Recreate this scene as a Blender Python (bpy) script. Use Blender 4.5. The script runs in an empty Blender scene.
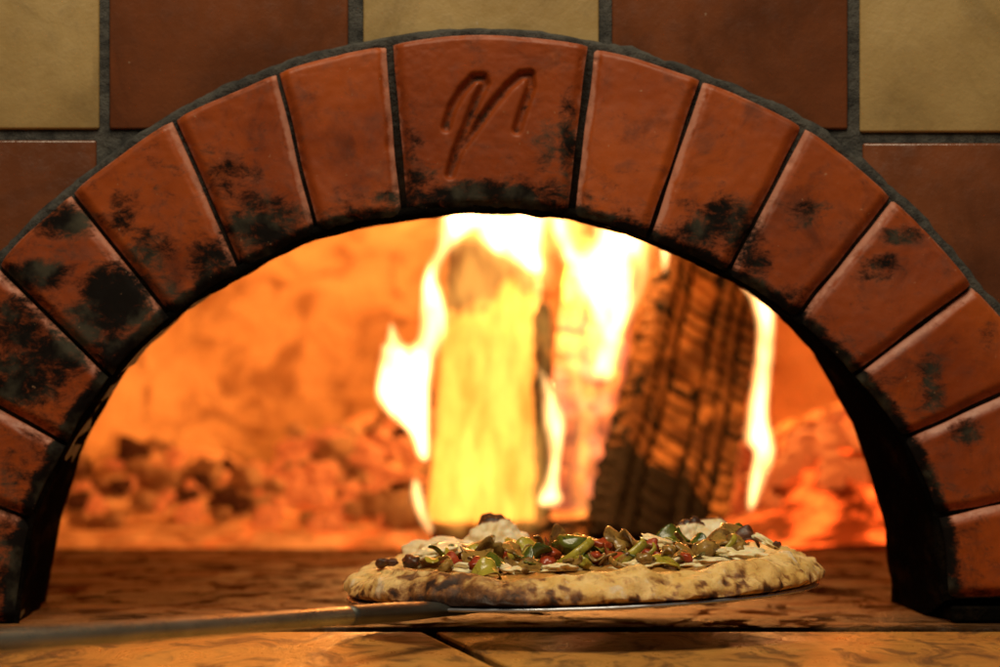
import bpy, bmesh, math, random
from mathutils import Vector, Matrix, noise
random.seed(7)
scene = bpy.context.scene
col = scene.collection

# ------------------------------------------------------------------ camera geometry
F = 2200.0      # focal length in photograph pixels (photograph is 1000 wide)
HZ = 420.0      # horizon row
H = 0.13        # camera height above the oven floor (m)
DA = 1.40       # distance of the brick arch face (m)

def at(px, py, y):
    return Vector(((px - 500.0) / F * y, y, H + (HZ - py) / F * y))

cam = bpy.data.cameras.new('camera')
camo = bpy.data.objects.new('camera', cam); col.objects.link(camo)
camo.location = (0, 0, H); camo.rotation_euler = (math.pi / 2, 0, 0)
cam.sensor_width = 36; cam.lens = 36 * F / 1000; cam.shift_y = (HZ - 333.5) / 1000
cam.clip_start = 0.02; cam.clip_end = 100
cam.dof.use_dof = True; cam.dof.focus_distance = 1.31; cam.dof.aperture_fstop = 5.6
scene.camera = camo

# ------------------------------------------------------------------ helpers
def nz(x, y=0.0, z=0.0, s=1.0):
    return noise.noise(Vector((x * s, y * s, z * s)))
def fb(v, s=1.0, o=4):
    return noise.fractal(Vector(v) * s, 1.0, 2.0, o)
def clamp(x, a=0.0, b=1.0): return max(a, min(b, x))
def sstep(a, b, x):
    t = clamp((x - a) / (b - a)); return t * t * (3 - 2 * t)

def tag(o, label=None, cat=None, group=None, kind=None):
    if label: o['label'] = label
    if cat: o['category'] = cat
    if group: o['group'] = group
    if kind: o['kind'] = kind
    return o
def empty(name, loc=(0, 0, 0), label=None, cat=None, group=None):
    o = bpy.data.objects.new(name, None); col.objects.link(o)
    o.location = loc; o.empty_display_size = 0.05
    return tag(o, label, cat, group)
def mesh_obj(name, verts, faces, mat, parent=None, smooth=True, attrs=None):
    me = bpy.data.meshes.new(name)
    me.from_pydata([tuple(v) for v in verts], [], faces)
    if smooth: me.polygons.foreach_set('use_smooth', [True] * len(me.polygons))
    for k, vals in (attrs or {}).items():
        a = me.attributes.new(k, 'FLOAT', 'POINT'); a.data.foreach_set('value', vals)
    bm = bmesh.new(); bm.from_mesh(me)
    bmesh.ops.recalc_face_normals(bm, faces=bm.faces); bm.to_mesh(me); bm.free()
    me.update()
    me.materials.append(mat)
    o = bpy.data.objects.new(name, me); col.objects.link(o)
    if parent: o.parent = parent
    return o
def box_vf(x0, x1, y0, y1, z0, z1):
    v = [(x, y, z) for x in (x0, x1) for y in (y0, y1) for z in (z0, z1)]
    f = [(0, 1, 3, 2), (4, 6, 7, 5), (0, 4, 5, 1), (2, 3, 7, 6), (0, 2, 6, 4), (1, 5, 7, 3)]
    return v, f
def bevel(o, w, seg=3):
    bm = bmesh.new(); bm.from_mesh(o.data)
    bmesh.ops.bevel(bm, geom=bm.edges[:] , offset=w, segments=seg, affect='EDGES', profile=0.5)
    bm.to_mesh(o.data); bm.free()
    return o

# ------------------------------------------------------------------ node helpers
class MatB:
    def __init__(s, name):
        s.m = bpy.data.materials.new(name); s.m.use_nodes = True
        s.nt = s.m.node_tree; s.N = s.nt.nodes; s.L = s.nt.links
        s.N.clear(); s.out = s.N.new('ShaderNodeOutputMaterial')
        s.tc = s.N.new('ShaderNodeTexCoord')
    def node(s, t, **kw):
        n = s.N.new(t)
        for k, v in kw.items(): setattr(n, k, v)
        return n
    def lk(s, a, b): s.L.new(a, b)
    def setin(s, sock, v):
        if isinstance(v, bpy.types.NodeSocket): s.L.new(v, sock)
        else: sock.default_value = v
    def noise(s, scale=5, detail=4, rough=0.55, dist=0.0, vec=None, stretch=None):
        n = s.node('ShaderNodeTexNoise'); n.inputs['Scale'].default_value = scale
        n.inputs['Detail'].default_value = detail; n.inputs['Roughness'].default_value = rough
        n.inputs['Distortion'].default_value = dist
        v = vec or s.tc.outputs['Object']
        if stretch:
            mp = s.node('ShaderNodeMapping'); mp.inputs['Scale'].default_value = stretch
            s.lk(v, mp.inputs['Vector']); v = mp.outputs['Vector']
        s.lk(v, n.inputs['Vector']); return n.outputs['Fac']
    def voro(s, scale, feature='F1', out='Distance', rnd=1.0):
        n = s.node('ShaderNodeTexVoronoi', feature=feature); n.inputs['Scale'].default_value = scale
        n.inputs['Randomness'].default_value = rnd
        s.lk(s.tc.outputs['Object'], n.inputs['Vector']); return n.outputs[out]
    def ramp(s, fac, a, b, c0=0.0, c1=1.0):
        n = s.node('ShaderNodeMapRange', interpolation_type='SMOOTHSTEP')
        s.setin(n.inputs['Value'], fac)
        n.inputs['From Min'].default_value = a; n.inputs['From Max'].default_value = b
        n.inputs['To Min'].default_value = c0; n.inputs['To Max'].default_value = c1
        return n.outputs['Result']
    def mix(s, fac, a, b):
        n = s.node('ShaderNodeMix', data_type='RGBA')
        s.setin(n.inputs[0], fac)
        for i, v in ((6, a), (7, b)):
            if isinstance(v, tuple) and len(v) == 3: v = v + (1,)
            s.setin(n.inputs[i], v)
        return n.outputs[2]
    def math(s, op, a, b=0.0, c=0.0):
        n = s.node('ShaderNodeMath', operation=op)
        s.setin(n.inputs[0], a); s.setin(n.inputs[1], b); s.setin(n.inputs[2], c)
        return n.outputs[0]
    def attr(s, name):
        n = s.node('ShaderNodeAttribute'); n.attribute_name = name; return n.outputs['Fac']
    def objrand(s):
        return s.node('ShaderNodeObjectInfo').outputs['Random']
    def bump(s, h, strength=0.3, dist=0.001):
        n = s.node('ShaderNodeBump'); n.inputs['Strength'].default_value = strength
        n.inputs['Distance'].default_value = dist; s.setin(n.inputs['Height'], h)
        return n.outputs['Normal']
    def bsdf(s, color, rough=0.6, metal=0.0, normal=None, spec=0.5, sss=None, emis=None, estr=0.0, coat=None):
        b = s.node('ShaderNodeBsdfPrincipled')
        if isinstance(color, tuple) and len(color) == 3: color = color + (1,)
        s.setin(b.inputs['Base Color'], color); s.setin(b.inputs['Roughness'], rough)
        s.setin(b.inputs['Metallic'], metal); s.setin(b.inputs['Specular IOR Level'], spec)
        if normal: s.lk(normal, b.inputs['Normal'])
        if sss: b.inputs['Subsurface Weight'].default_value = sss; b.inputs['Subsurface Scale'].default_value = 0.004
        if coat is not None: s.setin(b.inputs['Coat Weight'], coat); b.inputs['Coat Roughness'].default_value = 0.2
        if emis is not None:
            if isinstance(emis, tuple) and len(emis) == 3: emis = emis + (1,)
            s.setin(b.inputs['Emission Color'], emis); s.setin(b.inputs['Emission Strength'], estr)
        s.lk(b.outputs[0], s.out.inputs['Surface'])
        return s.m

# ------------------------------------------------------------------ materials
def mat_brick():
    b = MatB('glazed_red_brick')
    n1 = b.noise(9, 5, 0.6); n2 = b.noise(60, 4, 0.6, 0.4); n3 = b.noise(260, 3, 0.6)
    c = b.mix(b.ramp(n1, 0.3, 0.7), (0.20, 0.033, 0.004), (0.38, 0.074, 0.007))
    c = b.mix(b.ramp(b.objrand(), 0.0, 1.0, 0, 0.45), c, (0.20, 0.036, 0.007))
    c = b.mix(b.ramp(n2, 0.52, 0.75, 0, 0.55), c, (0.13, 0.034, 0.014))
    c = b.mix(b.ramp(b.noise(35, 4, 0.7), 0.62, 0.78, 0, 0.4), c, (0.40, 0.12, 0.035))
    sm = b.math('ADD', b.attr('soot'), b.math('MULTIPLY', b.math('SUBTRACT', b.noise(70, 7, 0.8, 0.4, stretch=(1.0, 1, 1.6)), 0.5), 2.6))
    s = b.ramp(sm, 0.22, 1.0)
    sootc = b.mix(b.ramp(b.noise(40, 4), 0.45, 0.68), (0.006, 0.0045, 0.004), (0.046, 0.042, 0.030))
    c = b.mix(b.ramp(b.noise(22, 6, 0.7, 0.8), 0.48, 0.72, 0, 0.65), c, (0.070, 0.014, 0.004))
    c = b.mix(s, c, sootc)
    # pale mineral wear on rounded arrises, plus highlight painted on upward side edges
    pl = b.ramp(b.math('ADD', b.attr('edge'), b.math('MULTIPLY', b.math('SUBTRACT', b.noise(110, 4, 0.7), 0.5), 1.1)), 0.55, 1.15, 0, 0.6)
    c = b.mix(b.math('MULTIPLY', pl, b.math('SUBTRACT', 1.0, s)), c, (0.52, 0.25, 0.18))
    c = b.mix(b.math('MULTIPLY', b.ramp(n3, 0.70, 0.76, 0, 1), 0.5), c, (0.42, 0.25, 0.14))
    r = b.math('ADD', b.ramp(n2, 0.3, 0.8, 0.42, 0.62), b.math('MULTIPLY', s, 0.4))
    h = b.math('ADD', b.math('MULTIPLY', n3, 0.3), b.math('MULTIPLY', n2, 1.0))
    return b.bsdf(c, r, normal=b.bump(h, 0.3, 0.0009), spec=b.ramp(s, 0.0, 1.0, 0.32, 0.10))
def mat_tile(name, c0, c1, rough):
    b = MatB(name)
    n1 = b.noise(14, 4, 0.6); n2 = b.noise(90, 4, 0.6); n3 = b.noise(420, 2)
    c = b.mix(b.ramp(n1, 0.3, 0.7), c0, c1)
    c = b.mix(b.ramp(n2, 0.55, 0.8, 0, 0.35), c, tuple(x * 0.55 for x in c0))
    c = b.mix(b.ramp(b.noise(9, 6, 0.65, 1.5), 0.46, 0.72, 0, 0.55), c, tuple(x * 0.45 for x in c0))
    c = b.mix(b.ramp(b.noise(200, 2), 0.74, 0.78, 0, 0.4), c, (0.5, 0.42, 0.3))
    return b.bsdf(c, b.ramp(n2, 0.3, 0.7, rough - 0.08, rough + 0.08),
                  normal=b.bump(b.math('ADD', n2, b.math('MULTIPLY', n3, 0.35)), 0.45, 0.0010))
def mat_mortar():
    b = MatB('dark_mortar')
    c = b.mix(b.ramp(b.noise(70, 5, 0.7), 0.35, 0.65), (0.011, 0.011, 0.0105), (0.060, 0.057, 0.050))
    return b.bsdf(c, 0.8, normal=b.bump(b.noise(180, 5, 0.7), 0.9, 0.003))
def mat_lining():
    b = MatB('soot_caked_lining')
    c = b.mix(b.ramp(b.noise(30, 5, 0.7, stretch=(1, 0.4, 1)), 0.5, 0.8), (0.004, 0.0035, 0.003), (0.022, 0.014, 0.008))
    return b.bsdf(c, 1.0, normal=b.bump(b.noise(120, 5, 0.7), 0.8, 0.004), spec=0.0)
def mat_dome():
    b = MatB('fire_baked_vault')
    n1 = b.noise(5, 6, 0.65, 0.5); n2 = b.noise(18, 5, 0.6, 0.8)
    c = b.mix(b.ramp(n1, 0.3, 0.68), (0.46, 0.29, 0.14), (0.74, 0.52, 0.30))
    c = b.mix(b.ramp(n2, 0.46, 0.66, 0, 0.75), c, (0.22, 0.11, 0.05))
    c = b.mix(b.ramp(b.noise(45, 4, 0.7), 0.55, 0.75, 0, 0.5), c, (0.18, 0.09, 0.04))
    return b.bsdf(c, 0.9, normal=b.bump(n2, 0.9, 0.012), spec=0.1)
def mat_floor():
    b = MatB('worn_hearth_stone')
    n1 = b.noise(5, 6, 0.65, 0.6, stretch=(1, 1.6, 1)); n2 = b.noise(26, 6, 0.7, 0.8, stretch=(1, 0.7, 1)); n3 = b.noise(140, 4, 0.6)
    c = b.mix(b.ramp(n1, 0.32, 0.68), (0.030, 0.013, 0.006), (0.080, 0.036, 0.015))
    c = b.mix(b.ramp(n2, 0.42, 0.62, 0, 0.8), c, (0.035, 0.016, 0.008))
    c = b.mix(b.ramp(n3, 0.62, 0.75, 0, 0.5), c, (0.20, 0.11, 0.05))
    sx = b.node('ShaderNodeSeparateXYZ'); b.lk(b.tc.outputs['Object'], sx.inputs[0])
    yy = b.math('ADD', sx.outputs['Y'], b.math('MULTIPLY', b.math('SUBTRACT', n1, 0.5), 0.35))
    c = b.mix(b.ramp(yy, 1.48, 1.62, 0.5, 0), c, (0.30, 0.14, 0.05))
    c = b.mix(b.ramp(b.noise(11, 5, 0.7, stretch=(0.5, 1.5, 1)), 0.42, 0.58, 0, 0.8), c, (0.014, 0.007, 0.004))
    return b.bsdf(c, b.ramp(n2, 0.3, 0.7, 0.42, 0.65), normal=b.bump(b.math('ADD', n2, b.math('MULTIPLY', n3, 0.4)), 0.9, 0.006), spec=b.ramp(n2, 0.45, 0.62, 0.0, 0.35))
def mat_ledge():
    b = MatB('ochre_ledge_stone')
    n1 = b.noise(8, 6, 0.65, 0.8); n2 = b.noise(30, 6, 0.7, 1.0, stretch=(1, 0.45, 1)); n3 = b.noise(160, 4, 0.6)
    c = b.mix(b.ramp(n1, 0.32, 0.68), (0.42, 0.17, 0.035), (0.60, 0.30, 0.065))
    c = b.mix(b.ramp(n2, 0.47, 0.62, 0, 0.85), c, (0.07, 0.028, 0.010))
    c = b.mix(b.ramp(n3, 0.6, 0.75, 0, 0.4), c, (0.5, 0.33, 0.14))
    return b.bsdf(c, b.ramp(n2, 0.3, 0.7, 0.25, 0.5), normal=b.bump(b.math('ADD', n2, b.math('MULTIPLY', n3, 0.4)), 0.5, 0.003), spec=0.5)
def mat_metal(name, c, rough):
    b = MatB(name)
    n = b.noise(40, 4, 0.6, stretch=(1, 1, 6)); n2 = b.noise(16, 4, 0.7)
    cc = b.mix(b.ramp(n2, 0.4, 0.7, 0, 0.8), c, tuple(x * 0.55 for x in c))
    return b.bsdf(cc, b.ramp(n, 0.3, 0.7, rough - 0.08, rough + 0.1), metal=0.9, normal=b.bump(n, 0.2, 0.0005))
def mat_crust():
    b = MatB('baked_dough')
    n1 = b.noise(45, 4, 0.6); n2 = b.noise(160, 5, 0.7, 0.6); n3 = b.noise(420, 3, 0.6)
    c = b.mix(b.ramp(n1, 0.35, 0.65), (0.88, 0.63, 0.27), (0.74, 0.46, 0.13))
    c = b.mix(b.ramp(n2, 0.50, 0.68, 0, 0.7), c, (0.42, 0.18, 0.045))
    fl = b.ramp(b.noise(70, 3, 0.6), 0.58, 0.7, 0, 0.7)
    c = b.mix(fl, c, (0.82, 0.70, 0.52))
    sm = b.math('ADD', b.attr('char'), b.math('MULTIPLY', b.math('SUBTRACT', b.noise(150, 5, 0.65, 0.4), 0.5), 1.1))
    c = b.mix(b.ramp(sm, 0.08, 0.70), c, (0.26, 0.10, 0.025))
    c = b.mix(b.ramp(sm, 0.45, 1.05), c, (0.028, 0.011, 0.006))
    return b.bsdf(c, 0.6, normal=b.bump(b.math('ADD', n2, b.math('MULTIPLY', n3, 0.4)), 0.6, 0.0016), sss=0.12, spec=0.4)
def mat_bubble():
    b = MatB('pale_blistered_dough')
    n = b.noise(120, 4, 0.6)
    c = b.mix(b.ramp(n, 0.35, 0.65), (0.88, 0.79, 0.56), (0.80, 0.60, 0.30))
    sm = b.math('ADD', b.attr('char'), b.math('MULTIPLY', b.math('SUBTRACT', b.noise(260, 4, 0.7), 0.5), 0.9))
    c = b.mix(b.ramp(sm, 0.3, 0.6), c, (0.30, 0.11, 0.03)); c = b.mix(b.ramp(sm, 0.6, 0.9), c, (0.05, 0.018, 0.008))
    return b.bsdf(c, 0.5, normal=b.bump(n, 0.4, 0.001), sss=0.2)
def mat_food(name, c0, c1, c2, rough=0.3, scale=90, sss=0.1):
    b = MatB(name)
    rv = b.node('ShaderNodeVectorMath', operation='ADD')
    b.lk(b.tc.outputs['Object'], rv.inputs[0]); b.lk(b.objrand(), rv.inputs[1])
    n1 = b.noise(scale, 4, 0.65, 0.5, vec=rv.outputs[0]); n2 = b.noise(scale * 3, 3, 0.6, vec=rv.outputs[0])
    c = b.mix(b.ramp(n1, 0.35, 0.62), c0, c1)
    c = b.mix(b.ramp(n2, 0.58, 0.75), c, c2)
    return b.bsdf(c, rough, normal=b.bump(n2, 0.5, 0.001), sss=sss, spec=0.6)
def mat_log_pale():
    b = MatB('split_pale_wood')
    g = b.noise(30, 5, 0.6, 0.5, stretch=(2.5, 2.5, 0.25)); n = b.noise(12, 4, 0.6)
    c = b.mix(b.ramp(g, 0.3, 0.7), (0.66, 0.45, 0.19), (0.76, 0.55, 0.26))
    c = b.mix(b.ramp(n, 0.5, 0.75, 0, 0.15), c, (0.45, 0.22, 0.07))
    sm = b.math('ADD', b.attr('char'), b.math('MULTIPLY', b.math('SUBTRACT', b.noise(40, 4, 0.6, 0.5), 0.5), 0.8))
    m = b.ramp(sm, 0.35, 0.75)
    c = b.mix(m, c, (0.05, 0.018, 0.008))
    return b.bsdf(c, 0.75, normal=b.bump(g, 0.5, 0.002), spec=0.2)
def mat_log_char(glow=0.0, name='cracked_charcoal_wood', ec=(1.0, 0.10, 0.018)):
    b = MatB(name)
    n = b.noise(60, 5, 0.7, 0.6)
    n2 = b.noise(14, 4, 0.6, 0.6)
    ridge = b.mix(b.ramp(n2, 0.38, 0.62), (0.09, 0.040, 0.014), (0.38, 0.19, 0.07))
    c = b.mix(b.ramp(n, 0.45, 0.7, 0, 0.7), ridge, (0.07, 0.03, 0.014))
    cr = b.ramp(b.math('ADD', b.attr('char'), b.math('MULTIPLY', b.math('SUBTRACT', n, 0.5), 0.6)), 0.35, 0.65)
    c = b.mix(cr, c, (0.006, 0.004, 0.003))
    e = b.ramp(b.noise(22, 4, 0.6, 0.8), 0.45, 0.68)
    return b.bsdf(c, 0.8, normal=b.bump(n, 0.7, 0.002), spec=0.25,
                  emis=ec, estr=b.math('MULTIPLY', b.math('ADD', e, 0.25), glow))
def mat_ember(name, ash, glow):
    b = MatB(name)
    rv = b.node('ShaderNodeVectorMath', operation='ADD')
    b.lk(b.tc.outputs['Object'], rv.inputs[0]); b.lk(b.objrand(), rv.inputs[1])
    v = rv.outputs[0]
    n = b.noise(70, 4, 0.65, 0.5, vec=v); n2 = b.noise(35, 3, 0.6, vec=v)
    c = b.mix(b.ramp(n, 0.45, 0.56), ash, (0.02, 0.008, 0.005))
    e = b.ramp(n2, 0.40, 0.66)
    ec = b.mix(b.ramp(n, 0.4, 0.65), (1.0, 0.085, 0.015), (1.0, 0.22, 0.035))
    return b.bsdf(c, 0.9, normal=b.bump(n, 0.8, 0.003), spec=0.1, emis=ec, estr=b.math('MULTIPLY', e, glow))
def mat_ash():
    b = MatB('pale_ash')
    c = b.mix(b.ramp(b.noise(25, 6, 0.7), 0.35, 0.65), (0.24, 0.13, 0.07), (0.6, 0.44, 0.3))
    e = b.ramp(b.noise(18, 5, 0.7), 0.45, 0.65)
    c = b.mix(b.math('MULTIPLY', b.attr('glow'), 0.8), c, (0.20, 0.05, 0.02))
    return b.bsdf(c, 0.95, normal=b.bump(b.noise(90, 5, 0.7), 0.9, 0.006), spec=0.05,
                  emis=(1, 0.10, 0.012), estr=b.math('MULTIPLY', b.math('MULTIPLY', e, b.attr('glow')), 2.6))
def mat_flame(name, color, strength):
    m = bpy.data.materials.new(name); m.use_nodes = True
    nt = m.node_tree; nt.nodes.clear()
    o = nt.nodes.new('ShaderNodeOutputMaterial'); e = nt.nodes.new('ShaderNodeEmission')
    e.inputs['Color'].default_value = color + (1,); e.inputs['Strength'].default_value = strength
    nt.links.new(e.outputs[0], o.inputs['Volume'])
    return m

M = dict(
    brick=mat_brick(),
    ochre=mat_tile('ochre_glazed_tile', (0.31, 0.205, 0.075), (0.40, 0.28, 0.115), 0.42),
    brown=mat_tile('brown_glazed_tile', (0.11, 0.034, 0.012), (0.17, 0.05, 0.016), 0.26),
    mortar=mat_mortar(), lining=mat_lining(), dome=mat_dome(), floor=mat_floor(), ledge=mat_ledge(),
    steel=mat_metal('dull_steel', (0.44, 0.46, 0.40), 0.30), darksteel=mat_metal('blackened_steel', (0.13, 0.13, 0.115), 0.42), blade=mat_metal('scratched_aluminium', (0.55, 0.58, 0.66), 0.3),
    crust=mat_crust(), bubble=mat_bubble(),
    mushroom=mat_food('roasted_mushroom', (0.15, 0.075, 0.018), (0.34, 0.20, 0.045), (0.05, 0.02, 0.006), 0.26),
    green=mat_food('green_pepper', (0.035, 0.065, 0.008), (0.13, 0.14, 0.015), (0.02, 0.03, 0.008), 0.2),
    olive=mat_food('yellow_green_pepper', (0.28, 0.24, 0.022), (0.46, 0.38, 0.045), (0.16, 0.09, 0.014), 0.25),
    red=mat_food('tomato_red', (0.26, 0.022, 0.007), (0.42, 0.07, 0.016), (0.12, 0.012, 0.005), 0.28),
    cheese=mat_food('melted_cheese', (0.82, 0.66, 0.32), (0.90, 0.80, 0.52), (0.60, 0.38, 0.11), 0.35, 60, 0.2),
    burnt=mat_food('burnt_edge', (0.05, 0.018, 0.008), (0.13, 0.04, 0.014), (0.02, 0.01, 0.005), 0.4),
    sauce=mat_food('baked_sauce', (0.34, 0.13, 0.03), (0.46, 0.26, 0.06), (0.16, 0.05, 0.012), 0.3, 50),
    pale=mat_log_pale(), char=mat_log_char(0.0), hotlog=mat_log_char(0.8, 'glowing_charcoal_wood'), pinklog=mat_log_char(1.1, 'pink_glowing_wood', (1.0, 0.22, 0.11)),
    ember_hot=mat_ember('hot_ember', (0.62, 0.38, 0.26), 1.3), ember_ash=mat_ember('ash_coated_ember', (0.66, 0.46, 0.28), 0.15),
    redlog=mat_log_char(1.0, 'red_hot_wood', (1.0, 0.13, 0.022)),
    ember_dark=mat_ember('dead_black_coal', (0.05, 0.025, 0.016), 0.10),
    ash=mat_ash(),
    flame=mat_flame('flame_gas', (1.0, 0.50, 0.16), 300.0),
    flame_streak=mat_flame('flame_gas_streaked', (1.0, 0.50, 0.15), 170.0),
    flame_mid=mat_flame('flame_gas_yellow', (1.0, 0.44, 0.09), 32.0),
    flame_soft=mat_flame('flame_gas_thin', (1.0, 0.45, 0.08), 11.0),
)

# ------------------------------------------------------------------ arch curves
outer = [(-146, 700), (-146, 620), (-116, 464), (-71, 369), (-3, 266), (71, 194), (174, 121), (277, 73), (389, 44), (591, 47), (702, 80),
         (805, 127), (893, 198), (972, 286), (1046, 374), (1092, 484), (1107, 596), (1108, 700)]
inner = [(14, 700), (14, 624), (29, 519), (65, 444), (109, 376), (169, 316), (240, 271), (316, 231), (404, 214), (571, 214), (648, 238),
         (728, 273), (797, 318), (855, 375), (905, 438), (940, 516), (951, 600), (952, 700)]
def cr(P, t):
    i = int(math.floor(t)); i = max(1, min(len(P) - 3, i)); u = t - i
    p0, p1, p2, p3 = P[i - 1], P[i], P[i + 1], P[i + 2]
    out = []
    for k in (0, 1):
        a, b_, c, d = p0[k], p1[k], p2[k], p3[k]
        # chord-aware tangents
        out.append(0.5 * ((2 * b_) + (c - a) * u + (2 * a - 5 * b_ + 4 * c - d) * u * u + (3 * b_ - a - 3 * c + d) * u ** 3))
    return out
# keystone is about twice as wide as its neighbours: straighten its tangents by treating it on a circle-like bulge
def arc_pt(P, t, bulge):
    if 8 <= t <= 9:
        u = t - 8; a, b_ = P[8], P[9]
        return [a[0] + (b_[0] - a[0]) * u, a[1] + (b_[1] - a[1]) * u - bulge * 4 * u * (1 - u)]
    i = int(math.floor(t)); i = max(1, min(len(P) - 3, i)); u = t - i
    a, b_ = P[i], P[i + 1]
    dx, dy = b_[0] - a[0], b_[1] - a[1]; L = math.hypot(dx, dy)
    s = L * L / (8 * (520 if P is inner else 640))
    nx, ny = dy / L, -dx / L
    return [a[0] + dx * u + nx * s * 4 * u * (1 - u), a[1] + dy * u + ny * s * 4 * u * (1 - u)]
def opt(t): return arc_pt(outer, t, 10)
def ipt(t): return arc_pt(inner, t, 7)

SOOT = [(65, 222, 26, 14, .9), (36, 275, 28, 13, .9), (118, 298, 30, 30, 1.0), (92, 322, 24, 22, .8), (150, 250, 22, 22, .65), (95, 215, 14, 10, .4),
        (20, 325, 34, 26, .75), (60, 350, 34, 26, .8), (15, 380, 40, 26, .9), (110, 350, 20, 20, .8), (170, 290, 20, 18, .5),
        (232, 178, 28, 18, .62), (255, 196, 24, 10, .5), (262, 226, 34, 26, .95), (290, 215, 22, 18, .6), (205, 150, 20, 8, .4), (130, 195, 10, 20, .3), (125, 215, 14, 24, .55),
        (212, 262, 22, 22, .8), (350, 214, 30, 8, .7), (390, 100, 6, 34, .4),
        (412, 150, 12, 40, .55), (418, 185, 18, 22, .7), (568, 140, 10, 46, .75), (548, 150, 16, 26, .5), (480, 197, 90, 15, 1.0), (530, 190, 44, 14, .7),
        (724, 214, 26, 18, .95), (700, 232, 30, 16, .9), (742, 236, 22, 22, .9), (685, 204, 14, 6, .55), (752, 262, 20, 16, .8), (790, 300, 22, 16, .7),
        (805, 208, 22, 8, .75), (800, 222, 18, 7, .6), (900, 236, 20, 9, .9), (884, 262, 22, 9, .85), (876, 275, 16, 6, .7),
        (930, 372, 13, 18, .8), (934, 396, 12, 14, .8), (966, 433, 16, 11, .9), (915, 460, 14, 8, .5), (988, 335, 12, 12, .5), (970, 600, 40, 14, .6), (20, 560, 30, 60, .6), (20, 480, 20, 22, .4),
        (640, 228, 30, 8, .5), (610, 222, 30, 7, .5)]
GROOVE = [[(446, 127), (452, 108), (462, 91), (474, 78), (483, 78), (485, 84), (476, 102), (466, 128), (456, 152), (450, 174)],
          [(450, 174), (458, 152), (474, 130), (492, 106), (508, 87), (521, 76), (530, 75), (531, 88), (524, 108), (517, 130)]]
def seg_d(px, py, a, b_):
    dx, dy = b_[0] - a[0], b_[1] - a[1]
    t = clamp(((px - a[0]) * dx + (py - a[1]) * dy) / (dx * dx + dy * dy + 1e-9))
    return math.hypot(px - a[0] - dx * t, py - a[1] - dy * t)

arch = empty('brick_arch', at(490, 625, DA) , 'arch of glazed red bricks with soot stains around the oven mouth', 'brick arch')
AL = arch.location.copy()
def local(v): return Vector(v) - AL
MM = DA / F    # metres per photograph pixel at the arch face

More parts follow.
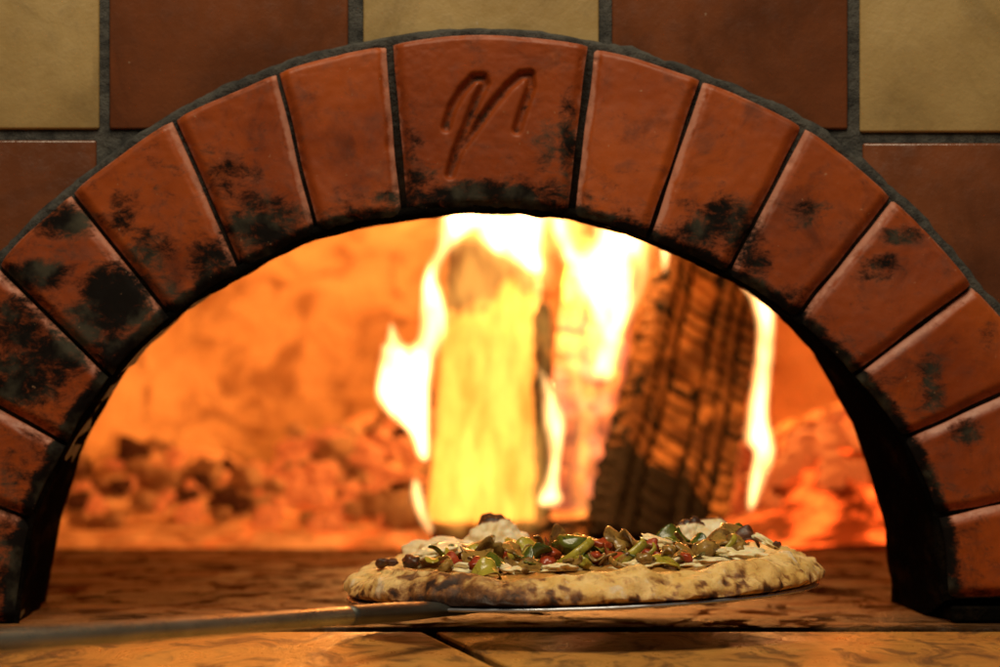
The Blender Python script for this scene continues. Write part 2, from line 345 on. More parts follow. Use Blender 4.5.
def make_brick(i, gapL=3.0, gapR=3.0, step=2.2, name='brick', label=None):
    Lout = math.hypot(outer[i + 1][0] - outer[i][0], outer[i + 1][1] - outer[i][1])
    Lin = math.hypot(inner[i + 1][0] - inner[i][0], inner[i + 1][1] - inner[i][1])
    Lr = math.hypot(outer[i][0] - inner[i][0], outer[i][1] - inner[i][1])
    nu = max(12, int(max(Lout, Lin) / step)); nv = max(12, int(Lr / step))
    rb = 12.0     # rounding radius of the arrises in px
    tx, tz, ty = random.uniform(-.006, .006), random.uniform(-.01, .01), random.uniform(-.0012, .0012)
    verts, soot, edge = [], [], []
    cx = sum(p[0] for p in (outer[i], outer[i + 1], inner[i], inner[i + 1])) / 4
    cy = sum(p[1] for p in (outer[i], outer[i + 1], inner[i], inner[i + 1])) / 4
    def warp(k, n):   # denser near the edges
        t = k / n; return t - 0.10 * math.sin(2 * math.pi * t)
    for a in range(nu + 1):
        for c in range(nv + 1):
            u, v = warp(a, nu), warp(c, nv)
            o, n_ = opt(i + u), ipt(i + u)
            # gaps
            W = Lout * (1 - v) + Lin * v
            uu = (gapL + u * (W - gapL - gapR)) / W
            o, n_ = opt(i + uu), ipt(i + uu)
            wob = 1.6 * nz(i * 7.1 + v * 3, u * 2)
            px = o[0] + (n_[0] - o[0]) * v + wob; py = o[1] + (n_[1] - o[1]) * v + wob
            if v > 0.97: py += 1.5 * nz(px * .15, i)
            dl, dr = u * W, (1 - u) * W; dt, db = v * Lr, (1 - v) * Lr
            dd = 0.0
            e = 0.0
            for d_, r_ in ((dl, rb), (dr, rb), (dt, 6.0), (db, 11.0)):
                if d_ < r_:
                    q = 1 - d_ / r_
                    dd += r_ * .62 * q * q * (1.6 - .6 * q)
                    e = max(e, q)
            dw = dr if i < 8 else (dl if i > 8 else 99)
            e = max(e * .8, (1.1 + .35 * nz(px * .04, py * .04, i)) * sstep(13, 2, dw))  # painted highlight along the side edge that faces up
            P = at(px, py, DA)
            dep = ty + tx * (px - cx) / 100 * .6 + tz * (py - cy) / 100 * .35 + min(dd, 12) * MM * 0.85
            dep += 0.0010 * fb((P.x * 1.0, i, P.z), 14, 3) + 0.00022 * fb((P.x, i, P.z), 170, 3)
            ch_ = fb((P.x, i * 1.7, P.z), 95, 3)
            if e > .35 and ch_ > .28: dep += .003 * (ch_ - .28) * e
            g = 0.0
            if i == 8:
                for path in GROOVE:
                    for q in range(len(path) - 1):
                        g = max(g, 1 - seg_d(px, py, path[q], path[q + 1]) / 6.8)
                if g > 0: dep += 0.0042 * sstep(0, 0.8, g)
            P.y += dep
            s = 0.0
            for (sx, sy, rx, ry, st) in SOOT:
                q = ((px - sx) / rx) ** 2 + ((py - sy) / ry) ** 2
                if q < 4: s = max(s, st * (1.05 - 0.42 * q))
            s = max(s, sstep(22, 1, Lr * (1 - v)) * 1.15, 0.10 + .22 * sstep(70, 5, Lr * (1 - v)))
            if g > 0: s = max(s, 0.50 * sstep(.2, .8, g))  # scratched mark darkened through the same mask
            s += {1: .24, 2: .2, 3: .2, 4: .24, 5: .16, 6: .08}.get(i, 0.03)
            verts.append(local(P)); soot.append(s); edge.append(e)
    idx = lambda a, c: a * (nv + 1) + c
    faces = [(idx(a, c), idx(a + 1, c), idx(a + 1, c + 1), idx(a, c + 1)) for a in range(nu) for c in range(nv)]
    ring = [idx(a, 0) for a in range(nu + 1)] + [idx(nu, c) for c in range(1, nv + 1)] + [idx(a, nv) for a in range(nu - 1, -1, -1)] + [idx(0, c) for c in range(nv - 1, 0, -1)]
    base = len(verts); depths = [0.016, 0.11]
    for k, dp in enumerate(depths):
        for r_ in ring:
            v = verts[r_].copy(); v.y = dp + (DA - AL.y)
            cc = local(at(cx, cy, DA)); kf = 1 - .02 * k - (.0 if k == 0 else .16)
            v.x = cc.x + (v.x - cc.x) * kf; v.z = cc.z + (v.z - cc.z) * kf; verts.append(v); soot.append(1.2); edge.append(0)
    n = len(ring)
    for k in range(n):
        k2 = (k + 1) % n
        faces.append((ring[k], ring[k2], base + k2, base + k))
        faces.append((base + k, base + k2, base + n + k2, base + n + k))
    faces.append(tuple(base + n + k for k in range(n)))
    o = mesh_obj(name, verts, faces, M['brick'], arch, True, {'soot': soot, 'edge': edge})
    if label: o['label'] = label
    return o
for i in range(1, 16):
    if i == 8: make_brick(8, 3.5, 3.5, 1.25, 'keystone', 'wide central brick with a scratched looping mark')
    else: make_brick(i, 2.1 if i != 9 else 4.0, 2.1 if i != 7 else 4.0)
make_brick_bottom = None
# short sooty foot block under the right end of the arch
bx = at(951, 602, DA)
v, f = box_vf(bx.x + .001, bx.x + .10, DA + .003, DA + .11, 0.001, bx.z - .003)
fo = mesh_obj('foot_block', [local(p) for p in v], f, M['lining'], arch, False); bevel(fo, .002)

# mortar ring between bricks and wall tiles, a little irregular
verts, faces = [], []
ts = [1 + 15.0 * k / 300 for k in range(301)]
for t in ts:
    o, n_ = opt(t), ipt(t)
    dx, dy = o[0] - n_[0], o[1] - n_[1]; L = math.hypot(dx, dy); dx /= L; dy /= L
    e = 11 + 3.5 * nz(t * 4.0, 3.3) + 2 * nz(t * 13, 1.1)
    P = [at(n_[0] + dx * 5, n_[1] + dy * 5, DA), at(o[0] + dx * 1, o[1] + dy * 1, DA), at(o[0] + dx * e * .6, o[1] + dy * e * .6, DA), at(o[0] + dx * e, o[1] + dy * e, DA), at(o[0] + dx * e, o[1] + dy * e, DA)]
    j = .0012 * nz(t * 9, 5)
    for p, dp in zip(P, (.0085, .0075 + j, .0055 + j, .010, .05)):
        verts.append(local((p.x, DA + dp, p.z)))
    p = P[0]; verts.append(local((p.x, DA + .05, p.z)))
for k in range(300):
    for c in range(6):
        c2 = (c + 1) % 6
        faces.append((k * 6 + c, k * 6 + c2, (k + 1) * 6 + c2, (k + 1) * 6 + c))
faces += [tuple(range(6)), tuple(300 * 6 + c for c in range(6))]
mesh_obj('mortar', verts, faces, M['mortar'], arch, True)

# black lining of the mouth: from the brick intrados back to the vault
vis = [(44, 640), (47, 600), (56, 548), (64, 510), (80, 452), (96, 418), (118, 384), (143, 352), (190, 306), (240, 274), (290, 250), (340, 233), (404, 220), (470, 214), (520, 214), (570, 219),
       (640, 236), (700, 262), (745, 288), (780, 316), (810, 350), (835, 390), (858, 436), (872, 480), (883, 530), (889, 580), (891, 640)]
DB = 1.55
def resample(P, n):
    L = [0]
    for a, b_ in zip(P, P[1:]): L.append(L[-1] + math.hypot(b_[0] - a[0], b_[1] - a[1]))
    out = []; j = 0
    for k in range(n):
        s = L[-1] * k / (n - 1)
        while j < len(L) - 2 and L[j + 1] < s: j += 1
        u = (s - L[j]) / (L[j + 1] - L[j]); out.append((P[j][0] + (P[j + 1][0] - P[j][0]) * u, P[j][1] + (P[j + 1][1] - P[j][1]) * u))
    return out
NL = 240
front = resample([ipt(1 + 15.0 * k / 200) for k in range(201)] , NL)
back = resample(vis, NL)
verts, faces = [], []
rows = 10
for r_ in range(rows + 1):
    w = r_ / rows
    for k in range(NL):
        fx, fy = front[k]; cxx, cyy = 484, 640
        d = Vector((fx - cxx, fy - cyy)); d.normalize()
        fx -= d.x * 5.0; fy -= d.y * 5.0
        fpt = at(fx, fy, DA + .005); bpt = at(back[k][0], back[k][1], DB + .02)
        p = fpt.lerp(bpt, w); p.y = DA + .005 + (DB + .02 - DA - .005) * w
        q = .0030 * fb((p.x, p.y * .6, p.z), 26, 4) * (1 if 0 < r_ < rows else 0.7)
        p.x += d.x * q; p.z -= d.y * q
        if p.z < 0.0005 and k not in (0, NL - 1): pass
        verts.append(local(p))
def skin_grid(rows, n, off=0):
    return [(off + r * n + k, off + r * n + k + 1, off + (r + 1) * n + k + 1, off + (r + 1) * n + k) for r in range(rows) for k in range(n - 1)]
faces = skin_grid(rows, NL)
# thickness: outer skin
nb = len(verts)
for r_ in (0, rows):
    for k in range(NL):
        v = verts[r_ * NL + k].copy(); d = Vector((front[k][0] - 484, front[k][1] - 640)).normalized()
        t_ = .006 if r_ == 0 else .03
        verts.append(v + Vector((d.x * t_, 0, -d.y * t_)))
for k in range(NL - 1):
    faces.append((k, nb + k, nb + k + 1, k + 1))
    a = rows * NL
    faces.append((a + k, a + k + 1, nb + NL + k + 1, nb + NL + k))
    faces.append((nb + k, nb + NL + k, nb + NL + k + 1, nb + k + 1))
mesh_obj('soot_lining', verts, faces, M['lining'], arch, True)

# ------------------------------------------------------------------ tiled wall
wall = empty('tiled_wall', at(490, 0, DA), 'checkered wall of ochre and brown tiles with dark grout above the arch', 'wall')
WL = wall.location.copy()
YT = DA + .010
def tile(x0, x1, y0, y1, mat, tilt=0):
    a, b_ = at(x0, y0, YT), at(x1, y1, YT)
    v, f = box_vf(min(a.x, b_.x), max(a.x, b_.x), YT, YT + .012, min(a.z, b_.z), max(a.z, b_.z))
    v = [Vector(p) - WL + Vector((0, tilt * (p[0] - (a.x + b_.x) / 2), 0)) for p in v]
    o = mesh_obj('tile', v, f, M[mat], wall, True); bevel(o, .0016, 3)
    o['label'] = 'ochre yellow tile' if mat == 'ochre' else 'dark brown tile'
    return o
tile(-145, 99, -112, 129, 'ochre', .003); tile(109, 348, -112, 129, 'brown', -.004); tile(363, 599, -112, 129, 'ochre'); tile(612, 848, -112, 129, 'brown', .003); tile(860, 1102, -112, 132, 'ochre', -.002)
tile(-145, 96, 140, 378, 'brown', .004); tile(863, 1102, 143, 372, 'brown', -.003)
tile(-395, -155, -112, 129, 'brown'); tile(1112, 1352, -112, 132, 'brown'); tile(-395, -155, 140, 378, 'ochre'); tile(1112, 1352, 143, 380, 'ochre')
tile(-395, -155, 388, 622, 'brown'); tile(1120, 1352, 390, 622, 'brown')
# grout backing with the arch cut out
verts, faces = [], []
c0 = Vector((484, 640))
for k, t in enumerate(ts):
    o, n_ = opt(t), ipt(t)
    m = Vector((n_[0] * .8 + o[0] * .2, n_[1] * .8 + o[1] * .2)); d = m - c0
    s = 1e9
    if d.x > 1e-6: s = min(s, (1400 - c0.x) / d.x)
    if d.x < -1e-6: s = min(s, (-420 - c0.x) / d.x)
    if d.y < -1e-6: s = min(s, (-125 - c0.y) / d.y)
    far = c0 + d * s
    for q, dp in ((m, .0125), (far, .0125), (far, .10), (m, .10)):
        p = at(q.x, q.y, DA); verts.append(Vector((p.x, DA + dp, p.z)) - WL)
for k in range(300):
    for c in range(4):
        c2 = (c + 1) % 4
        faces.append((k * 4 + c, k * 4 + c2, (k + 1) * 4 + c2, (k + 1) * 4 + c))
faces += [(0, 1, 2, 3), (1200, 1201, 1202, 1203)]
mesh_obj('grout', verts, faces, M['mortar'], wall, False)

# ------------------------------------------------------------------ floor, ledge, vault
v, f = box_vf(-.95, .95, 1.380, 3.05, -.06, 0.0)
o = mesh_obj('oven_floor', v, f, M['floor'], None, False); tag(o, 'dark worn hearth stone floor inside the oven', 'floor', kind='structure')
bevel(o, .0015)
# ledge: two slabs split by the diagonal joint
pa, pb = at(432, 631, 1.362), at(512, 668, 1.155)
dirx = (pb.x - pa.x) / (pb.y - pa.y)
def jx(y, s): return pa.x + dirx * (y - pa.y) + s * .0042
YN, YF = 0.98, 1.372
def slab(pts, name):
    n = len(pts); v = [(x, y, -.002) for x, y in pts] + [(x, y, -.06) for x, y in pts]
    f = [tuple(range(n)), tuple(range(2 * n - 1, n - 1, -1))] + [(k, (k + 1) % n, n + (k + 1) % n, n + k) for k in range(n)]
    o = mesh_obj(name, v, f, M['ledge'], None, False); return bevel(o, .0015)
o = slab([(-.95, YN), (jx(YN, -1), YN), (jx(YF, -1), YF), (-.95, YF)], 'stone_ledge'); tag(o, 'ochre stone ledge slab left of the diagonal joint below the pizza', 'ledge', kind='structure')
o = slab([(jx(YN, 1), YN), (.95, YN), (.95, YF), (jx(YF, 1), YF)], 'stone_ledge'); tag(o, 'ochre stone ledge slab right of the diagonal joint below the pizza', 'ledge', kind='structure')
v, f = box_vf(-.94, .94, YN + .01, 1.40, -.10, -.012)
o = mesh_obj('ledge_bed', v, f, M['mortar'], None, False); tag(o, 'dark mortar bed showing in the joints of the ledge', 'mortar bed', kind='structure')

# vault: rings lofted from the mouth outwards and back
stations = [(DB, None, None), (1.57, .40, .31), (1.62, .52, .37), (1.75, .64, .43), (1.95, .74, .47), (2.2, .80, .49), (2.45, .76, .47), (2.65, .66, .42), (2.8, .50, .34), (2.88, .30, .22), (2.9, .02, .02)]
NV = 120; mouth = resample(vis, NV); verts = []
dense = []
for (a, b_) in zip(stations, stations[1:]):
    for q in range(6):
        dense.append((a, b_, q / 6))
dense.append((stations[-1], stations[-1], 0))
for (a, b_, u) in dense:
    y = a[0] + (b_[0] - a[0]) * u
    for k in range(NV):
        th = math.pi * (1 - k / (NV - 1))
        def pt(s):
            if s[1] is None:
                p = at(484 + (mouth[k][0] - 484) * 1.025, 640 + (mouth[k][1] - 640) * 1.025, DB); return Vector((p.x, 0, max(p.z, -.01)))
            return Vector((s[1] * math.cos(th), 0, -.01 + (s[2] + .01) * max(0, math.sin(th)) ** .8))
        p = pt(a).lerp(pt(b_), u); p.y = y
        if a[1] is not None:
            n_ = .018 * fb((p.x, p.y, p.z), 4, 4); p.x *= 1 + n_; p.z *= 1 + n_
        verts.append(p)
faces = skin_grid(len(dense) - 1, NV)
nb = len(verts)
o = mesh_obj('oven_vault', verts, faces, M['dome'], None, True)
sol = o.modifiers.new('thickness', 'SOLIDIFY'); sol.thickness = .03; sol.offset = 1
tag(o, 'domed inner wall of the oven glowing orange behind the fire', 'oven vault')

# ash bed rising at the back
def ash_h(x, y):
    h = .055 * sstep(2.20, 2.62, y) * sstep(-.62, -.30, x) * (1 - .0 * x)
    h = max(h, .135 * math.exp(-((x + .11) / .20) ** 2 - ((y - 2.68) / .20) ** 2))
    h = max(h, .10 * math.exp(-((x - .38) / .12) ** 2 - ((y - 2.40) / .16) ** 2))
    h = max(h, .085 * math.exp(-((x + .40) / .20) ** 2 - ((y - 2.66) / .20) ** 2))
    base = .014 * sstep(2.21, 2.26, y + .02 * nz(x, 0, 0, 9))
    edge = sstep(.74, .6, abs(x))
    return (h + base) * edge + .006 * fb((x, y, 0), 14, 4) * sstep(2.2, 2.3, y) * edge - .004
verts, gl = [], []
NX, NY = 150, 70
for a in range(NX + 1):
    for c in range(NY + 1):
        x = -.72 + 1.44 * a / NX; y = 2.17 + .65 * c / NY
        verts.append(Vector((x, y, ash_h(x, y)))); gl.append(sstep(0.10, .34, x) + .25 * sstep(-.5, -.1, x))
faces = [(a * (NY + 1) + c, (a + 1) * (NY + 1) + c, (a + 1) * (NY + 1) + c + 1, a * (NY + 1) + c + 1) for a in range(NX) for c in range(NY)]
o = mesh_obj('ash_bed', verts, faces, M['ash'], None, True, {'glow': gl}); tag(o, 'bed of pale ash under the fire at the back of the oven', 'ash', kind='stuff')

# ------------------------------------------------------------------ embers
def ember_mesh(seed):
    bm = bmesh.new(); bmesh.ops.create_icosphere(bm, subdivisions=3, radius=1)
    for v in bm.verts:
        p = v.co.copy()
        q = max(abs(p.x), abs(p.y), abs(p.z)); p = p.lerp(p / q * .85, .9)
        p *= 1 + .55 * fb(p + Vector((seed * 3.1, 0, 0)), 1.3, 3)
        v.co = p
    me = bpy.data.meshes.new('ember'); bm.to_mesh(me); bm.free()
    me.polygons.foreach_set('use_smooth', [True] * len(me.polygons)); return me
EM = []
for s in range(5):
    for mk in ('ember_hot', 'ember_ash', 'ember_dark'):
        me = ember_mesh(s + {'ember_hot': 0, 'ember_ash': 10, 'ember_dark': 20}[mk]); me.materials.append(M[mk]); EM.append((me, mk))
zones = [ # n, x centre, x spread, y centre, y spread, size, hot share, group, label
    (170, -.19, .17, 2.47, .14, .0120, .5, 'embers piled behind and left of the pizza', 'glowing ember in the red and pale pile left of the standing logs'),
    (62, -.44, .12, 2.48, .12, .0115, .12, 'ash coated embers near the left wall of the oven', 'ash coated brownish ember in the duller pile at far left'),
    (66, .34, .12, 2.36, .10, .0125, 1.0, 'red hot embers at the right of the fire', 'red hot ember in the heap right of the charred log')]
for (n, xc, xs, yc, ys, sz, hot, grp, lab) in zones:
    for k in range(n):
        kd_ = 'ember_hot' if random.random() < hot else random.choice(['ember_ash', 'ember_ash', 'ember_dark'])
        me, mk = random.choice([e for e in EM if e[1] == kd_])
        x = xc + random.gauss(0, 1) * xs * .6; y = yc + random.gauss(0, 1) * ys * .6
        x = clamp(x, xc - xs * 1.3, xc + xs * 1.3); y = clamp(y, 2.27, yc + ys * 1.3)
        s = sz * .88 * random.choice((random.uniform(.5, .9), random.uniform(.8, 1.2), random.uniform(1.1, 1.7)))
        o = bpy.data.objects.new('ember', me); col.objects.link(o)
        o.scale = (s * random.uniform(.8, 1.4), s, s * random.uniform(.65, 1.0))
        o.rotation_euler = (random.uniform(-.5, .5), random.uniform(-.5, .5), random.uniform(0, 6.28))
        o.location = (x, y, ash_h(x, y) + s * random.choice((.35, .45, 1.2)) )
        tag(o, lab, 'ember', grp)

# ------------------------------------------------------------------ logs
def make_log(name, base, top, poly, n_len, disp, mat, label, charf, nsub=14, twist=0.0, taper=1.0, end_mat=None):
    """poly: cross-section (x, y) in metres round the axis; disp(u_perimeter, v_length, p)->outward offset"""
    base, top = Vector(base), Vector(top); ax = (top - base).normalized(); Ln = (top - base).length
    Y = Vector((0, 1, 0)); X = Y.cross(ax).normalized(); Yp = ax.cross(X)
    pts = []
    n = len(poly)
    for k in range(n):
        a, b_ = Vector(poly[k]), Vector(poly[(k + 1) % n])
        m = max(2, int((b_ - a).length / .0022))
        for q in range(m): pts.append((a.lerp(b_, q / m)))
    # soften corners
    for _ in range(3): pts = [(pts[k - 1] + pts[k] * 2 + pts[(k + 1) % len(pts)]) / 4 for k in range(len(pts))]
    N = len(pts); per = [0]
    for k in range(N): per.append(per[-1] + (pts[(k + 1) % N] - pts[k]).length)
    verts, ch = [], []
    for r_ in range(n_len + 1):
        v = r_ / n_len; sc = 1 + (taper - 1) * v
        ca, sa = math.cos(twist * v), math.sin(twist * v)
        for k in range(N):
            p = pts[k]; nr = (pts[(k + 1) % N] - pts[k - 1]); nr = Vector((nr.y, -nr.x)).normalized()
            if nr.dot(p) < 0: nr = -nr
            d, c_ = disp(per[k], v * Ln, nr)
            q = p * sc + nr * d; q = Vector((q.x * ca - q.y * sa, q.x * sa + q.y * ca))
            w = base + X * q.x + Yp * q.y + ax * (v * Ln)
            w += Vector((nz(v * 3, 1, 2), nz(v * 3, 5, 2), 0)) * .004
            verts.append(w - base); ch.append(clamp(max(c_, charf(q.x, q.y, v)), 0, 1.3))
    faces = [(r * N + k, r * N + (k + 1) % N, (r + 1) * N + (k + 1) % N, (r + 1) * N + k) for r in range(n_len) for k in range(N)]
    # ends (fan, uneven)
    for r_, s in ((0, -1), (n_len, 1)):
        c = sum((verts[r_ * N + k] for k in range(N)), Vector()) / N
        prev = [r_ * N + k for k in range(N)]
        for ringi in range(1, 6):
            cur = []
            for k in range(N):
                w = verts[r_ * N + k].lerp(c, ringi / 6) + ax * (s * .004 * fb((verts[r_ * N + k].x * 20, ringi * .7, k * .05), 1, 3))
                verts.append(w); ch.append(charf(0, 0, 1.0 if s > 0 else 0.0)); cur.append(len(verts) - 1)
            faces += [(prev[k], prev[(k + 1) % N], cur[(k + 1) % N], cur[k]) for k in range(N)]
            prev = cur
        faces.append(tuple(prev))
    o = mesh_obj(name, verts, faces, mat, None, True, {'char': ch}); o.location = base
    tag(o, label, 'log'); return o

def smooth_disp(u, v, nr):
    return .0022 * fb((u * 1.5, v * .15, 0), 60, 3) + .007 * nz(u, v * .5, 3, 16) + .003 * nz(u, v * .8, 7, 50), .12 * sstep(.1, .5, fb((u * 2, v * .12, 4), 55, 3))
def gator(cw, ch_, seed, slant=0.35, depth=.006, width=.0045):
    rnd = random.Random(seed); cols = [(rnd.uniform(.72, 1.3), rnd.uniform(-.25, .75), rnd.random() * 9) for _ in range(60)]
    def f(u, v, nr):
        uu = u + .007 * nz(u * .6, v, seed, 11) + .0022 * nz(u, v, seed, 60) + .3
        a = uu / cw + .30 * math.sin(uu * 95 + seed); ca_ = math.floor(a); fa = a - ca_
        k, sl, ph = cols[ca_ % 60]
        vv = v + (slant + sl * .6) * (fa - .5) * cw + .006 * nz(u, v, seed + 9 + ca_, 20) + .0022 * nz(u, v, seed + 9, 90)
        b_ = vv / (ch_ * k) + ph; cb = math.floor(b_); fb_ = b_ - cb
        r1 = nz(ca_ * 7.3 + .37, cb * 3.9 + .21, seed); r2 = nz(ca_ * 7.3 + .37, (cb + (1 if fb_ > .5 else 0)) * 5.1 + .4, seed + 3)
        gb = min(fb_, 1 - fb_) * ch_ * k; ga = min(fa, 1 - fa) * cw
        cv = (1 - sstep(0, width * clamp(1 + 1.6 * r1, .4, 1.8), ga)); chh = (1 - sstep(0, width * .85, gb)) * sstep(-.35, -.1, r2)
        crack = max(cv, chh)
        bulge = math.sin(math.pi * fb_) ** .6 * math.sin(math.pi * fa) ** .5
        return depth * (.55 * bulge + .45 * (1 - crack) - 1) + .006 * r1, crack * .95 + (.3 if r1 > .3 else 0)
    return f
# pale burning log, flat split face to the viewer
b0 = at(486, 556, 2.24); t0 = at(492, 262, 2.42); b0.z = .004
make_log('split_log', b0, t0, [(-.058, -.045), (.054, -.052), (.062, .02), (.02, .07), (-.045, .055)], 130, smooth_disp, M['pale'],
         'pale split log standing upright wrapped in flames, charred at its top', lambda x, y, v: 1.2 * sstep(.60, .95, v - .9 * x + .10 * fb((x * 22, v * 5, 1), 1, 3)), taper=.82)
# dark cracked log leaning right
b1 = at(648, 556, 2.14); b1.z = .0; t1 = at(726, 196, 2.34)
def ch1(x, y, v):
    return 1.3 * sstep(.24, .08, v + x * 2.2 + .10 * fb((x * 14, v * 6, 2), 1, 3))
make_log('charred_log', b1, t1, [(-.070, .004), (-.050, -.040), (.066, -.052), (.070, .03), (.0, .06), (-.06, .045)], 200, gator(.0225, .0128, 3, .5, .011, .0046), M['char'],
         'dark charred log with deep block cracks leaning to the right', ch1, taper=.80)
# reddish log behind, between the two
b2 = at(572, 548, 2.40); b2.z = .0; t2 = at(600, 250, 2.56)
make_log('charred_log', b2, t2, [(-.040, -.03), (.035, -.04), (.045, .03), (-.03, .04)], 120, gator(.04, .045, 11, .3, .005), M['pinklog'],
         'pinkish glowing log half hidden between the two standing logs', lambda x, y, v: .0)
# log lying at the right, notched and glowing
b3 = at(740, 470, 2.50); t3 = at(905, 415, 2.36)
make_log('charred_log', b3, t3, [(-.030, -.035), (.035, -.04), (.045, .02), (.0, .05), (-.035, .03)], 90, gator(.034, .030, 21, .2, .014, .011), M['redlog'],
         'glowing notched log lying over the red embers at the right', lambda x, y, v: .0)
b4 = at(735, 540, 2.30); b4.z = .012; t4 = at(752, 428, 2.36)
make_log('charred_log', b4, t4, [(-.012, -.012), (.012, -.014), (.014, .012), (-.012, .012)], 50, gator(.012, .012, 31, .2, .003), M['hotlog'],
         'small red hot stick of wood beside the right edge of the dark log', lambda x, y, v: .0)
b6 = at(543, 530, 2.19); b6.z = .004; t6 = at(541, 306, 2.29)  # dark strip added to stand for the shaded slit beside the pale log
make_log('charred_log', b6, t6, [(-.008, -.006), (.009, -.008), (.010, .010), (-.009, .010)], 90, gator(.02, .02, 51, .2, .003), M['char'],
         'thin black strip added for the dark slit along the right edge of the pale log', lambda x, y, v: .55)
b5 = at(525, 546, 2.16); b5.z = .016; t5 = at(590, 541, 2.14); t5.z = .020
make_log('charred_log', b5, t5, [(-.016, -.014), (.016, -.016), (.014, .014), (-.014, .012)], 50, gator(.015, .014, 41, .2, .004), M['char'],
         'short blackened stub lying on the floor just behind the pizza', lambda x, y, v: .5)

# ------------------------------------------------------------------ flames (real gas volumes with thickness)
def inside(x, y, P):
    c = False; j = len(P) - 1
    for i in range(len(P)):
        if (P[i][1] > y) != (P[j][1] > y) and x < (P[j][0] - P[i][0]) * (y - P[i][1]) / (P[j][1] - P[i][1]) + P[i][0]: c = not c
        j = i
    return c
def smooth_poly(P, it=2):
    for _ in range(it):
        Q = []
        for k in range(len(P)):
            a, b_ = P[k], P[(k + 1) % len(P)]
            Q += [(a[0] * .78 + b_[0] * .22, a[1] * .78 + b_[1] * .22), (a[0] * .22 + b_[0] * .78, a[1] * .22 + b_[1] * .78)]
        P = Q
    return P
def flame(P, D, thick, mat, label, step=2.0, rr=14.0, lean=0.0):
    P = smooth_poly(P)
    x0, x1 = min(p[0] for p in P), max(p[0] for p in P); y0, y1 = min(p[1] for p in P), max(p[1] for p in P)
    nx, ny = int((x1 - x0) / step) + 2, int((y1 - y0) / step) + 2
    keep = {}
    org = at((x0 + x1) / 2, y1, D)
    verts, cells = [], []
    info = {}
    def near(px, py):
        best = 1e9; bp = None
        for k in range(len(P)):
            a, b_ = P[k], P[(k + 1) % len(P)]
            dx, dy = b_[0] - a[0], b_[1] - a[1]
            t = clamp(((px - a[0]) * dx + (py - a[1]) * dy) / (dx * dx + dy * dy + 1e-9))
            qx, qy = a[0] + dx * t, a[1] + dy * t; d = math.hypot(px - qx, py - qy)
            if d < best: best, bp = d, (qx, qy)
        return best, bp
    for a in range(nx):
        for c in range(ny):
            if inside(x0 + (a + .5) * step, y0 + (c + .5) * step, P): cells.append((a, c))
    for _ in range(3):
        cs = set(cells)
        full = lambda a, c: all(q in cs for q in ((a, c), (a - 1, c), (a, c - 1), (a - 1, c - 1)))
        cells = [(a, c) for (a, c) in cells if full(a, c) or full(a + 1, c) or full(a, c + 1) or full(a + 1, c + 1)]
    cs = set(cells); faces = []
    def vert(a, c):
        if (a, c) in info: return info[(a, c)]
        px, py = x0 + a * step, y0 + c * step
        border = not all(q in cs for q in ((a, c), (a - 1, c), (a, c - 1), (a - 1, c - 1)))
        d, bp = near(px, py)
        if border: px, py = bp; h = 0.0
        else:
            q = 1 - min(d / rr, 1); h = thick * (1 - q) ** 1.3 * clamp(.85 + 1.3 * fb((px * .055, py * .016, D * 3), 1.0, 3), .38 if mat is M['flame'] else .12, 1.4)
        ym = D + .02 * nz(px * .02, py * .015, D) + lean * (y1 - py) / 100
        w = at(px, py, ym) - org
        f_ = len(verts); verts.append(w + Vector((0, -h / 2, 0)))
        if border: info[(a, c)] = (f_, f_); return info[(a, c)]
        verts.append(w + Vector((0, h / 2, 0))); info[(a, c)] = (f_, f_ + 1); return info[(a, c)]
    for (a, c) in cells:
        q = [vert(a, c), vert(a + 1, c), vert(a + 1, c + 1), vert(a, c + 1)]
        faces.append([t[0] for t in q])
        bk = [t[1] for t in reversed(q)]
        if set(bk) != set(faces[-1]): faces.append(bk)
    o = mesh_obj('flame', verts, faces, mat, None, True); o.location = org
    return tag(o, label, 'flame', 'flames around the logs')
f1 = [(374, 391), (379, 355), (381, 339), (385, 345), (390, 317), (396, 327), (404, 343), (414, 342), (418, 332), (420, 300), (421, 279), (428, 262), (436, 249), (439, 216), (442, 185),
      (500, 180), (496, 214), (480, 229), (466, 236), (448, 255), (437, 276), (444, 295), (450, 322), (446, 339), (437, 357), (431, 385), (430, 420), (431, 459), (424, 463), (416, 456), (412, 440), (405, 429), (390, 417), (378, 405)]
flame(f1, 2.10, .05, M['flame'], 'tall forked flame rising along the left side of the pale log')
flame([(412, 476), (420, 480), (428, 505), (436, 528), (431, 536), (424, 530), (416, 515), (409, 498)], 2.10, .03, M['flame'], 'small low flame tongue at the lower left corner of the pale log')
flame([(470, 200), (478, 240), (490, 252), (508, 260), (526, 272), (540, 277), (546, 268), (540, 246), (556, 215), (556, 180), (475, 180)], 2.28, .05, M['flame'], 'flame sweeping over the top of the pale log')
flame([(548, 180), (546, 225), (556, 245), (562, 262), (572, 268), (576, 290), (586, 300), (590, 320), (585, 350), (579, 374), (586, 385), (600, 380), (612, 382), (618, 362), (622, 338), (634, 312), (644, 290), (650, 268), (648, 240), (640, 210), (642, 180),
       (590, 180), (592, 215), (588, 240), (580, 252), (572, 240), (568, 215), (566, 180)], 2.33, .050, M['flame_streak'], 'broad white hot flame between the pale log and the dark log')
flame([(657, 200), (660, 250), (663, 278), (668, 268), (671, 245), (674, 200)], 2.10, .02, M['flame'], 'thin sliver of flame at the top of the dark log', rr=6)
flame([(534, 362), (540, 366), (552, 382), (562, 400), (568, 425), (562, 452), (559, 485), (565, 500), (558, 508), (540, 508), (536, 500), (545, 480), (548, 447), (541, 417), (542, 390)], 2.08, .04, M['flame'], 'narrow flame licking up the right edge of the pale log')
